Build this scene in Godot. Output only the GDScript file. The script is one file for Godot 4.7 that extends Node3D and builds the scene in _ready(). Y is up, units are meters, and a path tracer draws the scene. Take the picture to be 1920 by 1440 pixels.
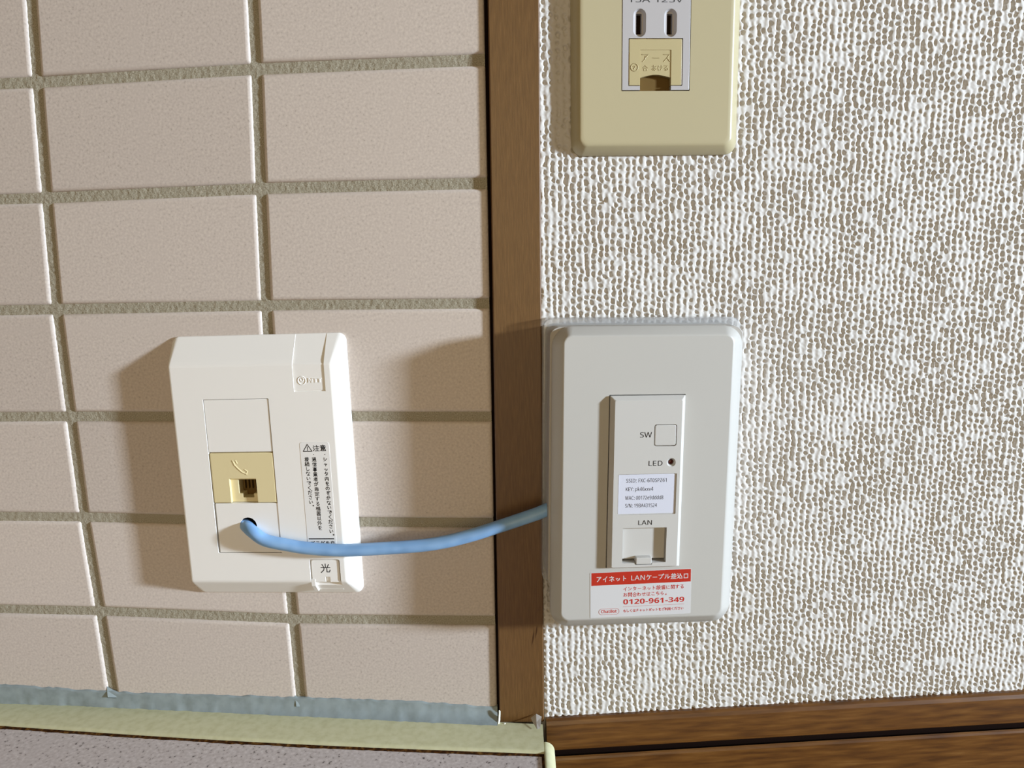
extends Node3D
# A corner of a kitchen wall: tiles on the left, textured wallpaper on the right, three wall outlets.
# All shapes are worked out in millimetres and written into the meshes in metres (K).
const K := 0.001
const FLOOR_TO_ORIGIN := 1060.0            # mm from the floor to the wall origin (third tile joint at the corner)
const LEFT_TURN := 4.3                     # the two wall faces meet at an obtuse outer corner under the batten
const RIGHT_TURN := 4.0

var M := {}
var frame_left: Transform3D
var frame_right: Transform3D

func _ready():
	# ---- camera
	var cam := Camera3D.new()
	cam.name = "camera"
	cam.fov = 53.07
	cam.near = 0.01
	cam.far = 20.0
	add_child(cam)
	cam.transform = Transform3D(Basis(Vector3.UP, deg_to_rad(0.3318)) * Basis(Vector3.RIGHT, deg_to_rad(-9.8013)) * Basis(Vector3.BACK, deg_to_rad(-1.0482)), Vector3(-0.656, 22.2 + FLOOR_TO_ORIGIN, 335.49) * K)
	cam.current = true
	# ---- sky and exposure
	var we := WorldEnvironment.new()
	we.name = "environment"
	var e := Environment.new()
	e.background_mode = Environment.BG_COLOR
	e.background_color = Color(0.75, 0.8, 0.85)
	e.tonemap_mode = Environment.TONE_MAPPER_LINEAR
	e.tonemap_exposure = 1.05
	e.sdfgi_enabled = true
	e.ssao_enabled = true
	e.ssil_enabled = true
	we.environment = e
	add_child(we)
	# ---- unseen lights: small one at right casts shadows, wide warm one lights the shade
	area_light("unseen_side_light", Vector3(2.14, 1.37, 0.80), PI / 2, Vector2(0.17, 0.17), Color(0.87, 0.935, 1.0), 13.0)
	area_light("unseen_back_light", Vector3(-0.2, 1.35, 2.30), 0.0, Vector2(1.5, 1.5), Color(1.0, 0.86, 0.58), 0.92)
	# ---- the setting
	frame_left = wall_frame(deg_to_rad(LEFT_TURN))
	frame_right = wall_frame(-deg_to_rad(RIGHT_TURN))
	materials()
	room_shell()
	left_wall()
	right_wall()
	batten()
	wood_rail()
	caulk_bead()
	counter()
	# ---- the things on the wall
	await phone_outlet()
	await network_outlet()
	await power_outlet()
	network_cable()
	debris()

func area_light(called, at, turn, size, colour, energy):
	var l := AreaLight3D.new()
	l.name = called
	l.area_size = size
	l.area_normalize_energy = true
	l.light_color = colour
	l.light_energy = energy
	l.area_range = 8.0
	l.area_attenuation = 2.0
	l.shadow_enabled = true
	l.position = at
	l.rotation.y = turn
	add_child(l)

func wall_frame(turn) -> Transform3D:
	var t := Vector3(cos(turn), 0, sin(turn))
	var n := Vector3(-sin(turn), 0, cos(turn))
	return Transform3D(Basis(t, Vector3.UP, n), Vector3(0, FLOOR_TO_ORIGIN * K, 0))

# ------------------------------------------------------------------ naming and tree helpers
func tag(o, label := "", category := "", kind := "", group := ""):
	if label: o.set_meta("label", label)
	if category: o.set_meta("category", category)
	if kind: o.set_meta("kind", kind)
	if group: o.set_meta("group", group)
	return o

func root_at(called, frame: Transform3D, u, v, turn := 0.0, h := 0.0) -> Node3D:
	var o := Node3D.new()
	o.name = called
	add_child(o, true)
	o.transform = frame * Transform3D(Basis(Vector3.BACK, deg_to_rad(turn)), Vector3(u, v, h) * K)
	return o

func put(called, mesh: Mesh, mat: Material, parent = null) -> MeshInstance3D:
	var o := MeshInstance3D.new()
	o.name = called
	o.mesh = mesh
	o.material_override = mat
	(parent if parent else self).add_child(o, true)
	return o

# ------------------------------------------------------------------ shape helpers (millimetres)
func new_st() -> SurfaceTool:
	var st := SurfaceTool.new()
	st.begin(Mesh.PRIMITIVE_TRIANGLES)
	st.set_smooth_group(-1)
	return st

func tri(st: SurfaceTool, a: Vector3, b: Vector3, c: Vector3):    # counter-clockwise seen from the front
	st.add_vertex(a * K); st.add_vertex(c * K); st.add_vertex(b * K)

func quad(st, a, b, c, d):
	tri(st, a, b, c); tri(st, a, c, d)

func done(st: SurfaceTool) -> ArrayMesh:
	st.generate_normals()
	return st.commit()

func rr(x0, x1, y0, y1, r, n := 6) -> PackedVector2Array:       # rounded rectangle, counter-clockwise
	var p := PackedVector2Array()
	for c in [[x1 - r, y0 + r, -PI / 2], [x1 - r, y1 - r, 0.0], [x0 + r, y1 - r, PI / 2], [x0 + r, y0 + r, PI]]:
		for i in n + 1:
			var a = c[2] + PI / 2 * i / n
			p.append(Vector2(c[0] + r * cos(a), c[1] + r * sin(a)))
	return p

func disc(x, y, rx, ry, n := 28) -> PackedVector2Array:
	var p := PackedVector2Array()
	for i in n:
		p.append(Vector2(x + rx * cos(TAU * i / n), y + ry * sin(TAU * i / n)))
	return p

func v3(p: Vector2, z) -> Vector3:
	return Vector3(p.x, p.y, z)

func cap(st: SurfaceTool, poly: PackedVector2Array, z, front := true):
	var idx := Geometry2D.triangulate_polygon(poly)
	for i in range(0, idx.size(), 3):
		var a := poly[idx[i]]; var b := poly[idx[i + 1]]; var c := poly[idx[i + 2]]
		if ((b - a).cross(c - a) > 0) != front:
			var s := b; b = c; c = s
		tri(st, v3(a, z), v3(b, z), v3(c, z))

func loft(st: SurfaceTool, rings: Array, smooth := true, front := true, back := true):   # rings: [polygon, z] from back to front
	st.set_smooth_group(1 if smooth else -1)
	for k in rings.size() - 1:
		var a: PackedVector2Array = rings[k][0]; var b: PackedVector2Array = rings[k + 1][0]
		var n := a.size()
		for i in n:
			var j := (i + 1) % n
			if a[i].distance_to(a[j]) < 1e-5 and b[i].distance_to(b[j]) < 1e-5: continue
			quad(st, v3(a[i], rings[k][1]), v3(a[j], rings[k][1]), v3(b[j], rings[k + 1][1]), v3(b[i], rings[k + 1][1]))
	st.set_smooth_group(-1)
	if front: cap(st, rings[-1][0], rings[-1][1], true)
	if back: cap(st, rings[0][0], rings[0][1], false)

# a block with a rounded-over front edge: [x0, x1, y0, y1], corner radius, z back, z front, edge radius
func pillow(st, b, r, z0, z1, e, n := 6, seg := 3):
	var rings := [[rr(b[0], b[1], b[2], b[3], r, n), z0]]
	for k in seg + 1:
		var a := PI / 2 * k / seg
		var d = e * (1.0 - cos(a))
		rings.append([rr(b[0] + d, b[1] - d, b[2] + d, b[3] - d, maxf(r - d, 0.05), n), z1 - e + e * sin(a)])
	loft(st, rings)

func box(st, x0, x1, y0, y1, z0, z1):
	var p := PackedVector2Array([Vector2(x0, y0), Vector2(x1, y0), Vector2(x1, y1), Vector2(x0, y1)])
	loft(st, [[p, z0], [p, z1]], false)

func sweep(st: SurfaceTool, pts: PackedVector3Array, radius, sides := 16, ends := true):
	st.set_smooth_group(1)
	var rows := []
	var up := Vector3.UP
	for i in pts.size():
		var d := (pts[mini(i + 1, pts.size() - 1)] - pts[maxi(i - 1, 0)]).normalized()
		var s := d.cross(up).normalized()
		var w := s.cross(d)
		var row := PackedVector3Array()
		for k in sides:
			row.append(pts[i] + (s * cos(TAU * k / sides) + w * sin(TAU * k / sides)) * radius)
		rows.append(row)
	for i in rows.size() - 1:
		for k in sides:
			var m := (k + 1) % sides
			quad(st, rows[i][k], rows[i + 1][k], rows[i + 1][m], rows[i][m])
	st.set_smooth_group(-1)
	if ends:
		for k in sides:
			var m := (k + 1) % sides
			tri(st, pts[0], rows[0][k], rows[0][m])
			tri(st, pts[-1], rows[-1][m], rows[-1][k])

# a solid with pieces cut out of it; the pieces are ArrayMeshes in metres, worked on in millimetres
func carve(whole: ArrayMesh, cuts: Array) -> ArrayMesh:
	var c := CSGCombiner3D.new()
	c.name = "carving"
	add_child(c)
	var first := true
	for m in [whole] + cuts:
		var g := CSGMesh3D.new()
		g.name = "piece"
		g.mesh = scaled(m, 1.0 / K)
		g.operation = CSGShape3D.OPERATION_UNION if first else CSGShape3D.OPERATION_SUBTRACTION
		first = false
		c.add_child(g, true)
	await get_tree().process_frame
	var made := scaled(c.bake_static_mesh(), K)
	remove_child(c)
	c.free()
	return made

func scaled(m: ArrayMesh, by: float) -> ArrayMesh:
	var out := ArrayMesh.new()
	for s in m.get_surface_count():
		var a := m.surface_get_arrays(s)
		var v: PackedVector3Array = a[Mesh.ARRAY_VERTEX]
		for i in v.size(): v[i] = v[i] * by
		var b := []
		b.resize(Mesh.ARRAY_MAX)
		b[Mesh.ARRAY_VERTEX] = v
		b[Mesh.ARRAY_NORMAL] = a[Mesh.ARRAY_NORMAL]
		if a[Mesh.ARRAY_INDEX] != null: b[Mesh.ARRAY_INDEX] = a[Mesh.ARRAY_INDEX]
		out.add_surface_from_arrays(Mesh.PRIMITIVE_TRIANGLES, b)
	return out

func solid(b, r, z0, z1, n := 6) -> ArrayMesh:
	var st := new_st()
	var p := rr(b[0], b[1], b[2], b[3], r, n)
	loft(st, [[p, z0], [p, z1]], r > 0.3)
	return done(st)

# ------------------------------------------------------------------ materials
func plain(col: Color, rough := 0.5, spec := 0.5) -> StandardMaterial3D:
	var m := StandardMaterial3D.new()
	m.albedo_color = col
	m.roughness = rough
	m.metallic_specular = spec
	return m

func noise_tex(kind, freq, ramp: Array, size := 512, octaves := 3, sd := 1) -> NoiseTexture2D:
	var n := FastNoiseLite.new()
	n.noise_type = kind
	n.frequency = freq
	n.fractal_octaves = octaves
	n.seed = sd
	var t := NoiseTexture2D.new()
	t.width = size; t.height = size
	t.seamless = true
	t.noise = n
	var g := Gradient.new()
	g.offsets = PackedFloat32Array(ramp.map(func(r): return r[0]))
	g.colors = PackedColorArray(ramp.map(func(r): return r[1]))
	t.color_ramp = g
	return t

func tri_mat(col_tex, scale: Vector3, rough, spec := 0.5, bump = null, bump_mm := 0.0) -> StandardMaterial3D:
	var m := StandardMaterial3D.new()
	m.albedo_texture = col_tex
	m.uv1_triplanar = true
	m.uv1_world_triplanar = true
	m.uv1_scale = scale
	m.roughness = rough
	m.metallic_specular = spec
	if bump:
		m.heightmap_enabled = true
		m.heightmap_texture = bump
		m.heightmap_scale = bump_mm * 0.1
	return m

func c8(r, g, b) -> Color:
	return Color(r / 255.0, g / 255.0, b / 255.0)

func materials():
	var grey := [[0.0, Color(0, 0, 0)], [1.0, Color(1, 1, 1)]]
	var fine := noise_tex(FastNoiseLite.TYPE_SIMPLEX_SMOOTH, 0.09, grey, 512, 3, 5)
	var coarse := noise_tex(FastNoiseLite.TYPE_SIMPLEX_SMOOTH, 0.05, grey, 512, 4, 9)
	for k in 3:
		var d = [0.0, 4.0, -4.0][k]
		M["tile%d" % k] = tri_mat(noise_tex(FastNoiseLite.TYPE_SIMPLEX_SMOOTH, 0.07, [[0.0, c8(150 + d, 138 + d, 128 + d)], [0.24, c8(192 + d, 180 + d, 171 + d)], [0.6, c8(200 + d, 188 + d, 179 + d)], [1.0, c8(212 + d, 202 + d, 190 + d)]], 1024, 4, 20 + k), Vector3.ONE * 9.0, 0.4, 0.4, fine, 0.0006)
	M.grout = tri_mat(noise_tex(FastNoiseLite.TYPE_SIMPLEX_SMOOTH, 0.11, [[0.0, c8(84, 78, 64)], [0.3, c8(146, 139, 121)], [0.7, c8(166, 158, 140)], [1.0, c8(206, 198, 178)]], 1024, 4, 31), Vector3.ONE * 14.0, 0.9, 0.3, coarse, 0.25)
	M.paper = plain(c8(198, 194, 189), 0.75, 0.3)
	M.wood_batten = tri_mat(noise_tex(FastNoiseLite.TYPE_SIMPLEX_SMOOTH, 0.03, [[0.0, c8(88, 59, 28)], [0.45, c8(97, 67, 33)], [0.7, c8(102, 71, 36)], [1.0, c8(113, 81, 44)]], 512, 4, 41), Vector3(70, 5, 70), 0.42, 0.5, fine, 0.02)
	M.wood_dark = tri_mat(noise_tex(FastNoiseLite.TYPE_SIMPLEX_SMOOTH, 0.02, [[0.0, c8(60, 34, 12)], [0.4, c8(86, 53, 20)], [0.6, c8(96, 61, 24)], [0.8, c8(106, 70, 31)], [1.0, c8(124, 90, 48)]], 512, 4, 47), Vector3(3, 30, 30), 0.35, 0.5, fine, 0.006)
	M.gap = plain(c8(24, 14, 10), 0.9, 0.1)  # near-black in place of the shade deep in open gaps
	M.caulk = tri_mat(noise_tex(FastNoiseLite.TYPE_SIMPLEX_SMOOTH, 0.02, [[0.0, c8(122, 131, 130)], [0.5, c8(138, 148, 150)], [1.0, c8(150, 160, 162)]], 512, 4, 52), Vector3.ONE * 12, 0.55, 0.35, fine, 0.01)
	M.cream = tri_mat(noise_tex(FastNoiseLite.TYPE_SIMPLEX_SMOOTH, 0.03, [[0.0, c8(184, 180, 142)], [0.5, c8(196, 193, 156)], [1.0, c8(204, 201, 168)]], 512, 4, 57), Vector3.ONE * 12, 0.5, 0.4, fine, 0.003)
	M.rust = tri_mat(noise_tex(FastNoiseLite.TYPE_SIMPLEX_SMOOTH, 0.05, [[0.0, c8(28, 16, 6)], [0.5, c8(66, 38, 12)], [0.8, c8(110, 76, 34)], [1.0, c8(150, 128, 80)]], 512, 4, 59), Vector3.ONE * 12, 0.9, 0.2)
	M.stone = tri_mat(noise_tex(FastNoiseLite.TYPE_SIMPLEX_SMOOTH, 0.06, [[0.0, c8(50, 42, 42)], [0.17, c8(90, 82, 80)], [0.25, c8(182, 171, 167)], [0.65, c8(195, 185, 182)], [1.0, c8(216, 208, 204)]], 1024, 4, 63), Vector3.ONE * 6.5, 0.4, 0.5)
	M.white = plain(c8(236, 233, 228), 0.36)
	M.white_dimmed = plain(c8(178, 175, 169), 0.36)  # right-wall plastics and paper are darkened to offset the stronger light there
	M.white_module = plain(c8(186, 183, 178), 0.4)
	M.grey_box = plain(c8(168, 163, 156), 0.5)
	M.beige = plain(c8(172, 161, 129), 0.34)
	M.beige_old = plain(c8(220, 205, 160), 0.4)
	M.lid = plain(c8(174, 160, 120), 0.4)
	M.socket = plain(c8(172, 168, 168), 0.38)
	M.dark = plain(c8(34, 24, 16), 0.8, 0.2)  # near-black that paints the shade inside holes and slots
	M.grime_and_hole_shade = plain(c8(104, 82, 46), 0.8, 0.2)  # brown shared by the grime and the shade inside jack and earth opening
	M.ink = plain(c8(28, 26, 28), 0.6, 0.2)
	M.ink_soft = plain(c8(62, 62, 62), 0.6, 0.2)
	M.red = plain(c8(172, 46, 30), 0.5, 0.3)
	M.red_ink = plain(c8(176, 48, 40), 0.5, 0.3)
	M.sticker = plain(c8(196, 194, 194), 0.45)
	M.sticker_white = plain(c8(230, 228, 225), 0.42)
	M.label = plain(c8(198, 199, 210), 0.5)
	M.led = plain(c8(70, 16, 16), 0.2)
	M.cable = tri_mat(noise_tex(FastNoiseLite.TYPE_SIMPLEX_SMOOTH, 0.02, [[0.0, c8(112, 152, 198)], [0.5, c8(130, 172, 218)], [1.0, c8(150, 190, 230)]], 256, 2, 71), Vector3.ONE * 14, 0.42, 0.5)
	M.room = plain(c8(104, 88, 66), 0.9, 0.2)  # room out of view, kept dark to hold down bounced light
	M.room_floor = plain(c8(82, 58, 36), 0.6, 0.3)
	M.side_glow = plain(c8(240, 240, 240), 0.5)  # glowing pane of the unseen source at right
	M.side_glow.emission_enabled = true
	M.side_glow.emission = Color(1, 0.98, 0.95)
	M.side_glow.emission_energy_multiplier = 0.8
	M.back_glow = plain(c8(240, 225, 200), 0.8)  # glowing panel behind the camera, out of view, lights the shade warmly
	M.back_glow.emission_enabled = true
	M.back_glow.emission = Color(1.0, 0.84, 0.64)
	M.back_glow.emission_energy_multiplier = 0.25
	M.clear = plain(Color(0.80, 0.81, 0.82, 0.26), 0.12)
	M.clear.transparency = BaseMaterial3D.TRANSPARENCY_ALPHA

# ------------------------------------------------------------------ the room round the camera
func slab(called, lo: Vector3, hi: Vector3, mat, label, category):
	var st := new_st()
	box(st, lo.x * 1000, hi.x * 1000, lo.y * 1000, hi.y * 1000, lo.z * 1000, hi.z * 1000)
	var m := put(called, done(st), mat)
	tag(m, label, category, "structure")
	return m

func room_shell():
	slab("floor", Vector3(-2.1, -0.1, -0.4), Vector3(2.4, 0.0, 2.5), M.room_floor, "brown floor of the room, below the frame", "floor")
	slab("ceiling", Vector3(-2.1, 2.4, -0.4), Vector3(2.4, 2.5, 2.5), M.room, "brown ceiling of the room, out of view above the frame", "ceiling")
	slab("wall_west", Vector3(-2.1, 0.0, -0.4), Vector3(-2.0, 2.4, 2.5), M.room, "plain side wall at the far end of the tiles", "wall")
	# side wall out of view, open where the small side light stands
	var st := new_st()
	for b in [[0, 1270, -400, 2500], [1470, 2400, -400, 2500], [1270, 1470, -400, 700], [1270, 1470, 900, 2500]]:
		box(st, 2170, 2300, b[0], b[1], b[2], b[3])
	tag(put("wall_east", done(st), M.room), "plain side wall out of view, open where the small side light stands", "wall", "structure")
	st = new_st()
	box(st, 2200, 2210, 1270, 1470, 700, 900)
	var w := put("window_1", done(st), M.side_glow)  # out of view; size and place chosen to suit the cast shadows
	tag(w, "small bright pane out of view at the right, placed to cast the shadows", "window", "structure")
	# wall behind the camera, open where the unseen warm panel stands
	st = new_st()
	for b in [[-2000, 2170, 0, 550], [-2000, 2170, 2150, 2400], [-2000, -1000, 550, 2150], [600, 2170, 550, 2150]]:
		box(st, b[0], b[1], b[2], b[3], 2360, 2480)
	tag(put("wall_south", done(st), M.room), "plain unseen wall behind the camera, open where the warm panel stands", "wall", "structure")
	st = new_st()
	box(st, -1000, 600, 550, 2150, 2390, 2400)
	tag(put("window_2", done(st), M.back_glow), "wide warm panel unseen behind the camera, placed to light the shaded parts", "window", "structure")

# ------------------------------------------------------------------ tiled wall
const ROWS := [[150.6, 151.3, 150.8], [98.3, 100.3, 100.6], [49.4, 51.1, 50.9], [-0.4, 0.2, -0.1], [-50.5, -50.7, -50.7], [-99.8, -101.0, -100.6], [-147.9, -150.1, -148.6], [-197.4, -199.4, -198.2]]
const COLS := [[-205.2, -108.2], [-207.7, -109.2], [-209.6, -111.0], [-211.1, -112.4], [-210.4, -112.6], [-209.6, -111.8], [-207.1, -110.1], [-204.9, -109.0]]

func joint(i: int, j: int) -> Vector2:                           # crossing of joint row i (0 is the top one in view) and joint column j (2 is the batten edge)
	var r := clampi(i, 0, 7)
	var edge = -11.35 - 0.0047 * (150.0 - ROWS[r][2]) * 1.0
	var xs := [COLS[r][0], COLS[r][1], edge + 2.3]
	var ys: Array = ROWS[r]
	var p: Vector2
	if j >= 0: p = Vector2(xs[j], ys[j])
	else: p = Vector2(xs[0] + 100.2 * j, ys[0] + (0.8 if r < 5 else 0.2) * j * (-1.0 if r > 5 else 1.0) * 0.5)
	if i < 0: p.y += -50.2 * i
	if i > 7: p.y -= 50.2 * (i - 7)
	return p

func inset(q: Array, d: float) -> Array:                         # a quadrilateral drawn in by d on every side
	var out := []
	for k in 4:
		var a: Vector2 = q[(k + 3) % 4]; var b: Vector2 = q[k]; var c: Vector2 = q[(k + 1) % 4]
		var n1 := (b - a).normalized().orthogonal() * -1.0
		var n2 := (c - b).normalized().orthogonal() * -1.0
		var hit = Geometry2D.line_intersects_line(a + n1 * d, b - a, b + n2 * d, c - b)
		out.append(hit)
	return out

func rounded_quad(q: Array, r: float, n := 3) -> PackedVector2Array:
	var p := PackedVector2Array()
	for k in 4:
		var b: Vector2 = q[k]
		var a: Vector2 = b + (q[(k + 3) % 4] - b).normalized() * r
		var c: Vector2 = b + (q[(k + 1) % 4] - b).normalized() * r
		for i in n + 1:
			var t := float(i) / n
			p.append(a * (1 - t) * (1 - t) + b * 2 * t * (1 - t) + c * t * t)
	return p

func left_wall():
	var wall := root_at("wall_left", frame_left, 0, 0)
	tag(wall, "wall of pinkish beige rectangular tiles with grey recessed joints", "wall", "structure")
	var rng := RandomNumberGenerator.new()
	rng.seed = 11
	var st := new_st()
	var nz := FastNoiseLite.new()
	nz.seed = 3
	nz.frequency = 0.35
	# the joint bed: a grainy sheet a little behind the tile faces, with the solid wall behind it
	box(st, -2000, 1, -1060, 1340, -90, -4.0)
	put("wall_core", done(st), M.grout, wall)
	st = new_st()
	st.set_smooth_group(2)
	# bed strips along the joints only (the tiles cover the rest)
	for i in range(-3, 9):
		for j in range(-3, 2):
			bed(st, nz, joint(i, j), joint(i, j + 1), 3.6)
	for j in range(-3, 2):
		for i in range(-3, 8):
			bed(st, nz, joint(i, j), joint(i + 1, j), 3.6)
	put("grout", done(st), M.grout, wall)
	for i in range(-3, 8):
		for j in range(-3, 2):
			var q := [joint(i + 1, j), joint(i + 1, j + 1), joint(i, j + 1), joint(i, j)]
			for k in 4: q[k] = q[k] + Vector2(rng.randf_range(-0.12, 0.12), rng.randf_range(-0.12, 0.12))
			var g := 2.15
			var face := rng.randf_range(-0.12, 0.12)
			var a := inset(q, g)
			var rings := [[rounded_quad(a, 0.9), -4.2], [rounded_quad(a, 0.9), face - 1.5]]
			for k in range(1, 6):
				var t := PI / 2 * k / 5
				rings.append([rounded_quad(inset(q, g + 1.7 * (1 - cos(t))), 0.9), face - 1.5 + 1.5 * sin(t)])
			st = new_st()
			loft(st, rings, true, true, false)
			put("tile", done(st), M["tile%d" % rng.randi_range(0, 2)], wall)

func bed(st, nz, a: Vector2, b: Vector2, half: float):
	var d := b - a
	var s := d.normalized().orthogonal()
	var n := int(d.length() / 1.1)
	var m := 5
	for k in n:
		for l in m:
			var q := []
			for c in [[0, 0], [1, 0], [1, 1], [0, 1]]:
				var p: Vector2 = a + d * (k + c[0]) / n + s * half * (1.0 - 2.0 * (l + c[1]) / m)
				q.append(Vector3(p.x, p.y, -1.0 + 0.30 * nz.get_noise_2d(p.x * 3, p.y * 3)))
			var edge: float = -11.6 - 0.0047 * (150.0 - q[0].y)
			if (q[0].x + q[2].x) / 2 < edge: quad(st, q[0], q[3], q[2], q[1])

# ------------------------------------------------------------------ wallpapered wall
func right_wall():
	var wall := root_at("wall_right", frame_right, 0, 0)
	tag(wall, "wall covered in off-white woven-look embossed wallpaper", "wall", "structure")
	var st := new_st()
	box(st, 8, 2180, -1060, 1340, -90, -1.0)
	box(st, -1, 8, -1060, 1340, -90, -6.2)
	put("wall_core", done(st), M.paper, wall)
	var cell := 0.4
	var x0 := 10.2
	var y0 := -199.5
	var nx := 801
	var ny := 901
	var h := PackedFloat32Array()
	h.resize(nx * ny)
	var wob := FastNoiseLite.new(); wob.seed = 7; wob.frequency = 0.11; wob.fractal_octaves = 2
	var lump := FastNoiseLite.new(); lump.seed = 8; lump.frequency = 0.42; lump.fractal_octaves = 2
	var rough := FastNoiseLite.new(); rough.seed = 14; rough.frequency = 0.55; rough.fractal_octaves = 1
	var patch := FastNoiseLite.new(); patch.seed = 12; patch.frequency = 0.022; patch.fractal_octaves = 3
	var period := 2.9
	for j in ny:
		var y := y0 + j * cell
		for i in nx:
			var x := x0 + i * cell
			var s := x + 1.0 * wob.get_noise_2d(x * 0.7, y * 2.0)
			h[j * nx + i] = 0.13 * cos(TAU * s / period) + 0.13 * lump.get_noise_2d(x, y * 0.8)
	var rng := RandomNumberGenerator.new()
	rng.seed = 21
	for c in int(nx * cell / period) + 1:
		var xc := (floorf(x0 / period) + c + 0.5) * period
		var y := y0 - 2.0 - rng.randf() * 3.0
		while y < y0 + ny * cell + 1.0:
			y += rng.randf_range(2.1, 3.4)
			var strength := rng.randf()
			if strength < 0.10: continue
			var depth := (0.55 + 0.75 * strength) * clampf(0.98 + 1.3 * patch.get_noise_2d(xc, y), 0.35, 1.3)
			var px := xc - 1.0 * wob.get_noise_2d(xc * 0.7, y * 2.0) + rng.randf_range(-0.35, 0.35)
			var rx := rng.randf_range(0.66, 0.95)
			var ry := rng.randf_range(0.75, 1.35)
			for j in range(maxi(0, int((y - ry - y0) / cell)), mini(ny, int((y + ry - y0) / cell) + 2)):
				for i in range(maxi(0, int((px - rx - x0) / cell)), mini(nx, int((px + rx - x0) / cell) + 2)):
					var dx := (x0 + i * cell - px) / rx
					var dy := (y0 + j * cell - y) / ry
					var d := dx * dx + dy * dy
					d *= 1.0 + 0.75 * rough.get_noise_2d(x0 + i * cell, y0 + j * cell)
					if d < 1.0: h[j * nx + i] -= depth * (1.0 - pow(d, 1.5))
	var v := PackedVector3Array(); v.resize(nx * ny)
	var nrm := PackedVector3Array(); nrm.resize(nx * ny)
	for j in ny:
		for i in nx:
			var k := j * nx + i
			v[k] = Vector3(x0 + i * cell, y0 + j * cell, h[k]) * K
			var l := h[k - 1 if i > 0 else k]; var r := h[k + 1 if i < nx - 1 else k]
			var d := h[k - nx if j > 0 else k]; var u := h[k + nx if j < ny - 1 else k]
			nrm[k] = Vector3((l - r) / (2 * cell), (d - u) / (2 * cell), 1.0).normalized()
	put("wallpaper", sheet(v, nrm, nx, ny, 1), M.paper, wall)
	# the same paper goes on along the wall and upwards, past the frame
	var mm := MultiMesh.new()
	mm.transform_format = MultiMesh.TRANSFORM_3D
	mm.mesh = sheet(v, nrm, nx, ny, 2)
	mm.instance_count = 5
	var n := 0
	for p in [[1, 0], [2, 0], [0, 1], [1, 1], [2, 1]]:
		mm.set_instance_transform(n, Transform3D(Basis.IDENTITY, Vector3(p[0] * (nx - 1) * cell, p[1] * (ny - 1) * cell, 0) * K))
		n += 1
	var more := MultiMeshInstance3D.new()
	more.name = "wallpaper"
	more.multimesh = mm
	more.material_override = M.paper
	wall.add_child(more, true)

func sheet(v: PackedVector3Array, nrm: PackedVector3Array, nx: int, ny: int, step: int) -> ArrayMesh:
	var mx := (nx - 1) / step + 1
	var my := (ny - 1) / step + 1
	var vs := v; var ns := nrm
	if step > 1:
		vs = PackedVector3Array(); ns = PackedVector3Array()
		for j in my:
			for i in mx:
				vs.append(v[j * step * nx + i * step]); ns.append(nrm[j * step * nx + i * step])
	var idx := PackedInt32Array(); idx.resize((mx - 1) * (my - 1) * 6)
	var w := 0
	for j in my - 1:
		for i in mx - 1:
			var k := j * mx + i
			idx[w] = k; idx[w + 1] = k + mx; idx[w + 2] = k + 1
			idx[w + 3] = k + 1; idx[w + 4] = k + mx; idx[w + 5] = k + mx + 1
			w += 6
	var a := []
	a.resize(Mesh.ARRAY_MAX)
	a[Mesh.ARRAY_VERTEX] = vs; a[Mesh.ARRAY_NORMAL] = ns; a[Mesh.ARRAY_INDEX] = idx
	var am := ArrayMesh.new()
	am.add_surface_from_arrays(Mesh.PRIMITIVE_TRIANGLES, a)
	return am

# ------------------------------------------------------------------ trims
func batten():
	var o := root_at("trim_1", Transform3D(Basis.IDENTITY, Vector3(0, FLOOR_TO_ORIGIN * K, 0)), 0, 0)
	tag(o, "vertical brown wood batten between the tiles and the wallpaper", "trim", "structure")
	# front face leans very slightly: its edges are those of the two wall faces
	var st := new_st()
	var a: Array = batten_row(400.0)
	var b: Array = batten_row(-199.5)
	for k in 5: quad(st, a[k], b[k], b[k + 1], a[k + 1])
	for k in range(1, 5): tri(st, b[0], b[k + 1], b[k])
	put("board", done(st), M.wood_batten, o)
	st = new_st()
	box(st, -14.5, -8.0, -196.0, 400.0, -8.0, -3.2)
	put("shadow_gap", done(st), M.gap, o)  # dark box painted as the shade at the bottom of the gap
	# two shallow gouges near the foot
	st = new_st()
	for s in [[4.6, -161, 5.6, -151, 0.35], [6.3, -157.0, 7.0, -149.0, 0.3], [7.4, -143.5, 8.0, -139.0, 0.4]]:
		var p := Vector3(s[0], s[1], 0.86); var q := Vector3(s[2], s[3], 0.86)
		var side := Vector3(s[4], -0.05, 0)
		quad(st, p - side, p + side, (p + q) / 2 + side * 1.6 + Vector3(0, 0, 0.35), (p + q) / 2 - side + Vector3(0, 0, 0.02))
		quad(st, (p + q) / 2 - side + Vector3(0, 0, 0.02), (p + q) / 2 + side * 1.6 + Vector3(0, 0, 0.35), q + side * 0.4, q - side * 0.4)
	put("splinter", done(st), M.wood_batten, o)

func batten_row(y: float) -> Array:
	var t := (y - 123.0) / -303.0
	var l := -9.6 - 1.85 * t
	var r := 11.45 - 1.6 * t
	return [Vector3(l, y, -6.0), Vector3(l, y, 0.35), Vector3(l + 0.5, y, 0.8), Vector3(r - 0.5, y, 0.9), Vector3(r, y, 0.4), Vector3(r, y, -6.0)]

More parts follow.
